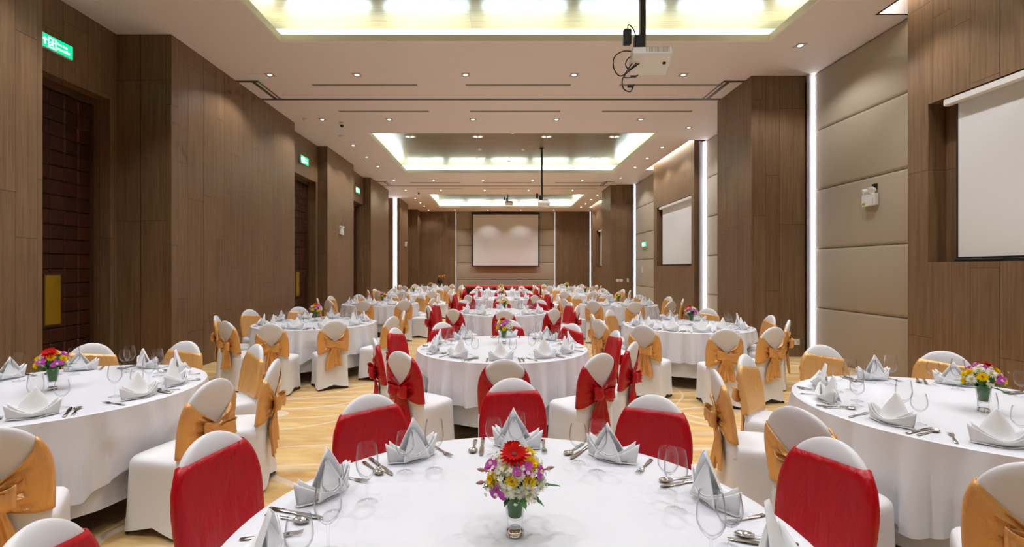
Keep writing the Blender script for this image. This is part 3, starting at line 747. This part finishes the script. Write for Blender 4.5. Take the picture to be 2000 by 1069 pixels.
def napkin(seed):
    r = random.Random(seed); mb = MB()
    # boat: two layers of folded sides with raised pointed ends
    for lay, k in ((0, 1.0), (1, .86)):
        for s in (-1, 1):
            def hull(u, v):
                x = (u-.5)*2; ax = abs(x)
                y = s*(.062*k*(1-ax**1.6))*(.35+.65*v) + s*.002
                z = .003+v*(.030+.046*ax**2.0)*(1.0 if lay == 0 else 1.12)+(.012*ax*v)
                return (x*.122*(1-.12*(1-v))*k, y, z)
            mb.grid(hull, 18, 5)
    # base
    mb.grid(lambda u, v: ((u-.5)*.225, (v-.5)*.09*(1-abs(u-.5)**2*3.2), .004+.003*math.sin(u*9)), 10, 6)
    # tall rounded peak, hollow towards the diner
    hgt = .168+r.uniform(-.015, .015); lean = r.uniform(-.12, .12)
    def peak(u, v):
        a = (u-.5)*2; w = .080*(1-v**1.5)+.004
        return (a*w+lean*v*.1, .012-.045*(1-a*a)*(1-v)*.8+.02*v+.012*a*a, .012+v*hgt-.012*a*a*v)
    mb.grid(peak, 14, 12)
    mb.grid(lambda u, v: ((u-.5)*2*(.06*(1-v**1.2)+.004)+lean*v*.08, .020+.026*(1-v)+.012*((u-.5)*2)**2, .012+v*hgt*.72), 10, 8)
    o = mb.build('folded_napkin', M['napkin'], None, 60, solid=.0035); tag(o, 'x', 'napkin'); return Proto(o)
NP = [napkin(1), napkin(2), napkin(3)]

def cutlery(kind):
    n = {'fork': 'dinner_fork', 'spoon': 'dinner_spoon', 'knife': 'table_knife'}[kind]
    t = thing(n, '', kind)
    def prof(seg):   # (y, halfwidth, z, thick)
        rs = []
        for y, w, z, h in seg:
            rs.append([(w*math.cos(a)*1.0, y, z+h*math.sin(a)) for a in [2*PI*q/8 for q in range(8)]])
        return rs
    hd = [(-.10, .003, .003, .0015), (-.098, .009, .003, .002), (-.07, .0085, .004, .002), (-.02, .005, .005, .002), (.02, .0032, .006, .0018)]
    if kind == 'knife':
        MB().rings(prof([(-.11, .003, .0035, .002), (-.107, .009, .004, .0035), (-.05, .0085, .005, .0035), (.005, .006, .005, .003)])).build('handle', M['steel'], t, 60)
        MB().rings(prof([(.003, .006, .005, .0025), (.012, .0095, .005, .0012), (.08, .0105, .005, .001), (.105, .008, .005, .001), (.118, .002, .005, .001)])).build('blade', M['steel'], t, 60)
    else:
        MB().rings(prof(hd)).build('handle', M['steel'], t, 60)
        if kind == 'spoon':
            def bowl(u, v):
                y = .02+.06*v; w = .021*math.sin(PI*min(1, v*.93+.07))**.6; a = (u-.5)*2
                return (a*w, y, .009-.007*(1-a*a)*math.sin(PI*v))
            MB().grid(bowl, 8, 12).build('bowl', M['steel'], t, 60, solid=.0012)
        else:
            mb = MB(); mb.grid(lambda u, v: ((u-.5)*2*(.003+.009*min(1, v*2.2)), .02+.03*v, .007-.003*math.sin(PI*v)), 6, 6)
            mb.build('head', M['steel'], t, 60, solid=.0015)
            for i in range(4): MB().tube([(-.0096+.0064*i, .048, .0065), (-.0096+.0064*i, .07, .006), (-.0096+.0064*i, .088, .0095)], [.0017, .0015, .0009], 5).build('tine', M['steel'], t)
    return Proto(t)
CT = {k_: cutlery(k_) for k_ in ('fork', 'spoon', 'knife')}

# ------------------------------------------------------------------ flowers
def petals(mb, c, nrm, n, L, w, cup, lift=0, layers=1, rr=None, tw=0):
    nrm = Vector(nrm).normalized(); a = nrm.cross(Vector((0, 0, 1)))
    if a.length < .05: a = Vector((1, 0, 0))
    a.normalize(); b = nrm.cross(a); c = Vector(c)
    for ly in range(layers):
        for k in range(n):
            th = 2*PI*(k+.5*ly)/n+tw; d = a*math.cos(th)+b*math.sin(th); sd_ = nrm.cross(d); l = L*(1-.18*ly)*(rr.uniform(.88, 1.1) if rr else 1)
            el = cup+ly*.35
            def pf(u, v):
                ww = w*math.sin(PI*(.12+.80*v))**.8; x = (u-.5)*2
                return tuple(c+d*(l*v*math.cos(el))+nrm*(l*v*math.sin(el)-.25*l*v*v*(.6-el)+ww*.25*x*x+lift)+sd_*(x*ww))
            mb.grid(pf, 2, 4)
def bouquet(name, seed, recipe, full=True):
    r = random.Random(seed)
    t = thing(name, '', 'flower vase')
    H = .155
    # glass vase with heavy foot
    MB().lathe([(.026, .0), (.029, .004), (.0285, .018), (.0235, .026), (.024, .034), (.0255, .05), (.037, H), (.0362, H+.001), (.0352, H-.001), (.0245, .056), (.001, .052)], 28, cap0=True).build('glass_vase', M['glass'] if not full else M['glass'], t, 50)
    MB().lathe([(.001, .002), (.025, .003), (.026, .016), (.020, .023), (.001, .024)], 20).build('heavy_base', M['thickglass'], t, 60)
    mb = MB(); mb.lathe([(.001, .06), (.0215, .062), (.0325, H*.98), (.045, H+.02), (.052, H+.045), (.04, H+.07), (.012, H+.085)], 14, cap1=True).build('foliage_lining', M['leaf'], t, 60)
    # greenery
    n = 9 if full else 5
    for k in range(n):
        a = 2*PI*k/n+r.uniform(-.2, .2); L = r.uniform(.10, .15); tip = Vector((math.cos(a)*L, math.sin(a)*L, H+r.uniform(-.02, .02)))
        base = Vector((math.cos(a)*.02, math.sin(a)*.02, H-.005)); mid = (base+tip)/2+Vector((0, 0, .02)); sd_ = Vector((-math.sin(a), math.cos(a), 0)); mb = MB()
        def lf(u, v):
            p = base*(1-v)**2+mid*2*v*(1-v)+tip*v*v; w = .013*math.sin(PI*min(1, .1+v*.9))*(1+.25*math.sin(v*40))
            return tuple(p+sd_*((u-.5)*2*w)+Vector((0, 0, -abs(u-.5)*.006)))
        mb.grid(lf, 4, 12 if full else 5).build('leaf', M['leaf'], t, 60)
    for kind, az, el, s in recipe:
        az = math.radians(az); el = math.radians(el); nrm = Vector((math.cos(az)*math.cos(el), math.sin(az)*math.cos(el), math.sin(el)))
        c = Vector((0, 0, H+.012))+Vector((nrm.x*.082, nrm.y*.082, nrm.z*.080+.016))
        if kind == 'gerbera':
            mb = MB(); petals(mb, c+nrm*.012, nrm, 18 if full else 12, .042*s, .0062, .12, 0, 2, r); g_ = mb.build('gerbera', M['gerb'], t, 60)
            e = MB(); e.M = Matrix.Translation(c+nrm*.017) @ nrm.to_track_quat('Z', 'Y').to_matrix().to_4x4(); e.blob((0, 0, 0), .010, .010, .004); e.build('flower_eye', M['gerbeye'], g_)
        elif kind == 'daisy':
            mb = MB(); petals(mb, c, nrm, 16 if full else 10, .028*s, .004, .3, 0, 3 if full else 2, r); g_ = mb.build('yellow_daisy', M['yellow'], t, 60)
        elif kind == 'chrys':
            mb = MB(); petals(mb, c, nrm, 18 if full else 10, .030*s, .0038, .2, 0, 3 if full else 2, r); g_ = mb.build('white_chrysanthemum', M['whitepetal'], t, 60)
            e = MB(); e.M = Matrix.Translation(c+nrm*.008) @ nrm.to_track_quat('Z', 'Y').to_matrix().to_4x4(); e.blob((0, 0, 0), .007, .007, .004); e.build('flower_eye', M['greeneye'], g_)
        elif kind in ('orchid', 'peach'):
            mb = MB(); petals(mb, c+nrm*.006, nrm, 3, .030*s, .011, .15, 0, 1, r, r.uniform(0, 1)); petals(mb, c+nrm*.008, nrm, 2, .033*s, .015, .25, 0, 1, r, .3)
            g_ = mb.build('orchid' if kind == 'orchid' else 'peach_rose', M['orchid'] if kind == 'orchid' else M['peach'], t, 60)
            e = MB(); petals(e, c+nrm*.012, nrm, 3, .012*s, .005, .9, 0, 1, r); e.build('flower_lip', M['whitepetal'] if kind == 'orchid' else M['yellow'], g_, 60)
        elif kind == 'filler':
            mb = MB()
            for q in range(9 if full else 4):
                d = Vector((r.gauss(0, 1), r.gauss(0, 1), r.gauss(0, 1)))*.011; petals(mb, c+d+nrm*.004, (nrm+d*25), 5, .0078, .0032, .2, 0, 1, r)
            g_ = mb.build('filler_flower', M['whitepetal'], t, 60)
            e = MB(); [e.blob(c+Vector((r.gauss(0, 1), r.gauss(0, 1), r.gauss(0, 1)))*.011, .003, .003, .003, 5, 3) for q in range(6)]; e.build('seed_head', M['greeneye'], g_)
        elif kind == 'bud':
            mb = MB(); e = c+nrm*.03; mb.tube([c-nrm*.02, c, e-nrm*.008, e, e+nrm*.01, e+nrm*.018], [.0012, .0014, .003, .0065, .005, .001], 8); mb.build('orchid_bud', M['bud'], t, 60)
        if full and kind != 'bud': MB().tube([(0, 0, .1), (nrm.x*.02, nrm.y*.02, H), tuple(c)], .0018, 5).build('stem', M['stem'], t)
    return Proto(t)
rA = [('gerbera', 265, 66, 1.15), ('gerbera', 95, 50, .9), ('orchid', 285, 38, 1.15), ('orchid', 232, -12, 1.0), ('orchid', 200, 35, 1), ('orchid', 330, 22, .9), ('daisy', 215, 10, 1.15), ('daisy', 300, 12, .9), ('daisy', 262, 15, .85), ('daisy', 20, 55, 1.2),
      ('chrys', 240, 40, 1.0), ('chrys', 275, 28, .95), ('chrys', 218, -2, .9), ('daisy', 320, 45, 1.1), ('chrys', 255, -2, 1.0), ('chrys', 295, -10, 1.35), ('chrys', 335, -2, 1.1), ('chrys', 345, 40, 1.0), ('filler', 225, 25, 1), ('filler', 245, 12, 1), ('filler', 272, -12, 1), ('filler', 285, 2, 1), ('filler', 212, -14, 1), ('filler', 150, 58, 1), ('filler', 30, 68, 1), ('filler', 0, 25, 1), 
      ('bud', 195, 18, 1), ('bud', 200, 0, 1), ('bud', 352, 18, 1), ('chrys', 60, 20, 1.1), ('daisy', 120, 20, 1), ('orchid', 160, 15, 1), ('chrys', 90, 5, 1.1), ('orchid', 45, 0, 1), ('filler', 130, 0, 1), ('chrys', 180, 70, .8)]+[('filler', a_, e_, 1) for a_, e_ in ((255, 30), (310, 28), (320, 2), (220, 45), (350, 60), (265, 2), (205, -5), (345, 12), (190, 50), (310, -14))]
def rnd_recipe(seed, counts):
    r = random.Random(seed); ks = [k_ for k_, n in counts for _ in range(n)]; r.shuffle(ks); out = []
    for i, k_ in enumerate(ks):
        q = (i+.5)/len(ks); el = math.degrees(math.asin(1-q*1.15)); out.append((k_, (i*137.5) % 360, max(-15, el), 1.1))
    return out
FV = [bouquet('flower_vase', 1, rA), bouquet('flower_vase', 2, [('gerbera', 200, 75, 1.0)]+rnd_recipe(2, [('daisy', 7), ('chrys', 6), ('orchid', 5), ('filler', 4)])),
      bouquet('flower_vase', 3, [('gerbera', 90, 62, 1.2)]+rnd_recipe(3, [('daisy', 5), ('chrys', 5), ('orchid', 6), ('filler', 3)])),
      bouquet('flower_vase', 4, rnd_recipe(4, [('daisy', 7), ('peach', 4), ('chrys', 3)]), False), bouquet('flower_vase', 5, rnd_recipe(5, [('peach', 4), ('daisy', 5), ('gerbera', 1), ('orchid', 2)]), False)]

# ------------------------------------------------------------------ tables
POS = {0: 'at the stage end', 36: 'at the stage end toward the screen wall', 72: 'on the screen-wall side, stage half', 108: 'on the screen-wall side, near half', 144: 'at the near end toward the screen wall', 180: 'at the near end',
       216: 'at the near end toward the door wall', 252: 'on the door-wall side, near half', 288: 'on the door-wall side, stage half', 324: 'at the stage end toward the door wall'}
ORD = ('first', 'second', 'third', 'fourth', 'fifth')
TR, TH = .90, .75
KEYS = sorted(POS)
def gen(cx, cy, d=1.42, keys=KEYS, dy=-.10):
    return [(k_, cx+d*math.sin(math.radians(k_)), cy+dy+d*math.cos(math.radians(k_))) for k_ in keys]
T = []   # (name, colour, centre, [(key, back-top x, y)], extra settings)
T.append(('first red-sash table', 'red', (.06, 1.53), [(0, .09, 3.0), (36, .85, 2.60), (324, -.71, 2.61), (72, 1.345, 1.93), (288, -1.19, 2.01), (252, -1.24, 1.26)], [(108, 106)]))
T.append(('second red-sash table', 'red', (.05, 5.2), [(180, .05, 3.62), (216, -.81, 3.98), (252, -1.21, 4.72), (288, -1.20, 5.55), (324, -.72, 6.12), (0, .17, 6.42), (36, .93, 6.0), (72, 1.32, 5.33), (108, 1.28, 4.5), (144, .84, 3.88)], []))
for i, cy in ((2, 9.45), (3, 13.7), (4, 17.8)):
    T.append((ORD[i]+' red-sash table', 'red', (.10, cy), gen(.10, cy, 1.45), []))
T.append(('first door-wall table', 'gold', (-3.08, 3.36), [(324, -3.72, 4.40), (0, -2.94, 4.55), (36, -2.16, 4.35), (72, -1.66, 3.62), (108, -1.74, 2.97), (144, -2.17, 2.07)], [(288, 296), (180, 180)]))
T.append(('second door-wall table', 'gold', (-2.83, 7.50), [(180, -2.83, 5.98), (144, -2.15, 6.33), (216, -3.56, 6.28), (252, -4.10, 7.0), (288, -4.16, 8.05), (324, -3.57, 8.65), (108, -1.49, 6.92), (72, -1.52, 7.85)], [(0, 2), (36, 38)]))
for i, cy in ((2, 11.75), (3, 16.1), (4, 20.3)):
    T.append((ORD[i]+' door-wall table', 'gold', (-2.85, cy), gen(-2.85, cy), []))
T.append(('first screen-wall table', 'gold', (2.84, 2.92), [(0, 2.88, 4.32), (36, 3.69, 3.99), (324, 1.95, 3.83), (288, 1.46, 3.25), (252, 1.46, 2.38), (216, 1.91, 1.68)], [(180, 183), (72, 75)]))
T.append(('second screen-wall table', 'gold', (2.81, 7.16), [(216, 1.75, 5.82), (180, 2.58, 5.45), (144, 3.24, 5.64), (108, 3.87, 6.40), (72, 4.02, 7.08), (36, 3.61, 8.3), (324, 1.85, 8.0), (288, 1.42, 7.28), (252, 1.35, 6.52)], [(0, 2)]))
for i, cy in ((2, 11.45), (3, 15.8), (4, 20.1)):
    T.append((ORD[i]+' screen-wall table', 'gold', (2.85, cy), gen(2.85, cy), []))

VASE = {0: (0, .055, 1.53, 0), 1: (1, .07, 5.45, 40), 5: (2, -3.10, 3.36, 200), 6: (1, -2.93, 7.78, 80), 10: (1, 2.87, 2.85, 150), 11: (2, 2.89, 7.20, 20)}
def cloth(c, chairs, seed, zlo, r0, amp, nf, corner, inset=0):
    """disc top with a draped, folded skirt pushed in where a seat stands against it"""
    n = 220; rr = random.Random(seed); ph = [rr.uniform(0, 6.28) for _ in range(5)]; ca = rr.uniform(0, 1.57)
    rs = []
    for rad in (.05, .4, .75, r0-.02, r0-.006): rs.append([(rad*math.cos(2*PI*j/n), rad*math.sin(2*PI*j/n), TH+.004) for j in range(n)])
    steps = 13
    for k_ in range(steps+1):
        q = k_/steps; ring = []
        for j in range(n):
            a = 2*PI*j/n
            zb = zlo-corner*max(0, math.cos(4*(a-ca)))**3
            z = TH+.001-(TH-zb)*q
            f = math.sin(nf*a+ph[0]+1.2*math.sin(3*a+ph[1]))+.6*math.sin(nf*1.7*a+ph[2]+math.sin(2*a))+.35*math.sin(nf*2.9*a+ph[3]); f = math.copysign(abs(f)**.7, f)
            r = r0+.006+amp*(q**.75)*f*.62+amp*.6*q
            dx, dy = math.cos(a), math.sin(a)
            if z < .60:
                for ox, oy, dd in chairs:   # ox,oy unit towards the chair, dd distance of seat front
                    lat = abs(-oy*dx+ox*dy)*r; fwd = (ox*dx+oy*dy)*r
                    if fwd > 0 and lat < .33:
                        lim = (dd-.02-inset)/max(.3, (ox*dx+oy*dy)); s = min(1, max(0, (.33-lat)/.07))*min(1, (.60-z)/.10)
                        if r > lim: r = r+(lim-r)*s
            ring.append((r*dx, r*dy, z))
        rs.append(ring)
    mb = MB(); mb.rings(rs, True, False)
    mb.f[0:0] = []
    return mb
def jit(s): return R.uniform(-s, s)
for ti, (tn, colr, (cx, cy), chs, extra) in enumerate(T):
    row = ti % 5; fine = row < 2
    # table
    tb = thing('banquet_table', 'round table under white cloth, '+tn, 'table', (cx, cy, 0), group='round banquet tables')
    MB().lathe([(TR-.06, TH-.03), (TR-.05, TH-.028), (TR-.05, TH-.012), (TR-.055, TH-.009)], 48, cap0=True, cap1=True).build('tabletop', M['tabletop'], tb)
    for q in range(4):
        a = PI/4+q*PI/2; MB().tube([(.5*math.cos(a), .5*math.sin(a), 0), (.45*math.cos(a), .45*math.sin(a), TH-.03)], .015, 8).build('leg', M['darkmetal'], tb)
    # chairs
    fronts = []
    for key, bx, by in chs:
        d = Vector((cx-bx, cy-by)); dist = d.length; d.normalize()
        ox, oy = bx+d.x*.27, by+d.y*.27
        rz = math.atan2(d.y, d.x)-PI/2+jit(.05)
        protos = CH[colr]; p = protos[R.randrange(len(protos))]
        cname = 'white-covered chair with %s sash %s, %s' % (colr, POS[key], tn)
        p.put((ox, oy, 0), rz, cname, 'chairs at the '+tn)
        fronts.append((-d.x, -d.y, dist-.27-.235))
    # linen
    o = cloth((cx, cy), fronts, ti*7+1, .165, TR-.045, .005, 17, .0, .05).build('table_underskirt', M['linen'], None, 50)
    o.location = (cx, cy, -.004); tag(o, 'plain white underskirt hanging below the overcloth, '+tn, 'table skirt', 'white underskirts')
    o = cloth((cx, cy), fronts, ti*7+2, .36, TR, .055, 27, .09).build('tablecloth', M['linen'], None, 50)
    o.location = (cx, cy, 0); tag(o, 'white satin overcloth with draped folds, '+tn, 'tablecloth', 'white tablecloths')
    # place settings
    zt = TH+.0052
    sets = [(key, math.degrees(math.atan2(bx-cx, by-cy))) for key, bx, by in chs]+list(extra)
    for key, ang in sets:
        a = math.radians(ang); pos = POS[key]+', '+tn
        def at(da, r, z=zt):   # da: degrees towards the diner's right
            b = a-math.radians(da) if False else a
            # diner faces the centre: his right hand side is at smaller clockwise angle
            b = a-math.radians(da)
            return (cx+r*math.sin(b), cy+r*math.cos(b), z)
        rz0 = -a+PI   # local +Y points to the table centre
        NP[R.randrange(3)].put(at(0+jit(1.5), .755), rz0+jit(.25), 'folded white napkin '+pos, 'folded napkins on the '+tn)
        WG[0 if fine else 1].put(at(-1+jit(1.5), .575+jit(.015)), jit(3), 'tall wine glass '+pos, 'wine glasses on the '+tn)
        GB[0 if fine else 1].put(at(9+jit(1.5), .64+jit(.015)), jit(3), 'small water goblet '+pos, 'water goblets on the '+tn)
        if row < 3:
            jj = jit(.06)
            CT['knife'].put(at(11.2+jit(.1), .77), rz0+jj, 'steel table knife '+pos, 'knives on the '+tn)
            CT['spoon'].put(at(14.1+jit(.1), .765), rz0+jj+jit(.02), 'steel dinner spoon '+pos, 'spoons on the '+tn)
            CT['fork'].put(at(-10.9+jit(.2), .765), rz0+jit(.06), 'steel dinner fork '+pos, 'forks on the '+tn)
        if 0 < row < 3 or ti in (5, 10):
            pass
    if ti in VASE: vi, vx, vy, vr = VASE[ti]
    else: vi, vx, vy, vr = 3+(ti % 2), cx+.03, cy+.05, ti*50
    FV[vi].put((vx, vy, zt), math.radians(vr), 'glass vase of mixed flowers, centre of '+tn, 'flower vases')
for key, ti, ang in ((72, 5, 66), (72, 10, 290)): pass

# floral stand by the stage
t = thing('flower_stand', 'tall arrangement of orange and red flowers beside the stage', 'flower arrangement', (-2.95, 24.6, 0))
MB().lathe([(.16, 0), (.16, .02), (.03, .04), (.025, .78), (.08, .80), (.08, .82)], 20, cap0=True, cap1=True).build('pedestal', M['darkmetal'], t)
MB().lathe([(.05, .82), (.12, .90), (.13, 1.0), (.08, 1.08), (.09, 1.10)], 20, cap0=True, cap1=True).build('dark_urn', M['black'], t)
rr = random.Random(4)
for nm, mm, n in (('red_flower', 'gerb', 9), ('peach_flower', 'peach', 10), ('yellow_flower', 'yellow', 5)):
    for k_ in range(n):
        c = (rr.gauss(.07, .08), rr.gauss(0, .08), 1.12+abs(rr.gauss(0, .09))); mb = MB(); petals(mb, c, (c[0], c[1], .08), 8, .045, .012, .4, 0, 2, rr); mb.build(nm, M[mm], t, 60)
for k_ in range(8):
    a = k_*.8; mb = MB(); mb.tube([(0, 0, 1.05), (.08*math.cos(a), .08*math.sin(a), 1.2), (.2*math.cos(a), .2*math.sin(a), 1.27)], [.006, .01, .002], 6); mb.build('leaf', M['leaf'], t)

# ------------------------------------------------------------------ world and view
w = bpy.data.worlds.new('world'); sc.world = w; w.use_nodes = True
w.node_tree.nodes['Background'].inputs[0].default_value = (.02, .02, .02, 1)
vs_ = sc.view_settings; vs_.view_transform = 'Standard'; vs_.look = 'None'; vs_.gamma = 1; vs_.use_curve_mapping = False; vs_.exposure = 0.24
cy_ = sc.cycles; cy_.use_denoising = True; cy_.max_bounces = 6; cy_.diffuse_bounces = 3; cy_.use_adaptive_sampling = True; cy_.adaptive_threshold = .07; cy_.adaptive_min_samples = 12; cy_.glossy_bounces = 3; cy_.transmission_bounces = 5; cy_.transparent_max_bounces = 16
cy_.caustics_reflective = False; cy_.caustics_refractive = False; cy_.sample_clamp_indirect = 6; cy_.use_light_tree = True
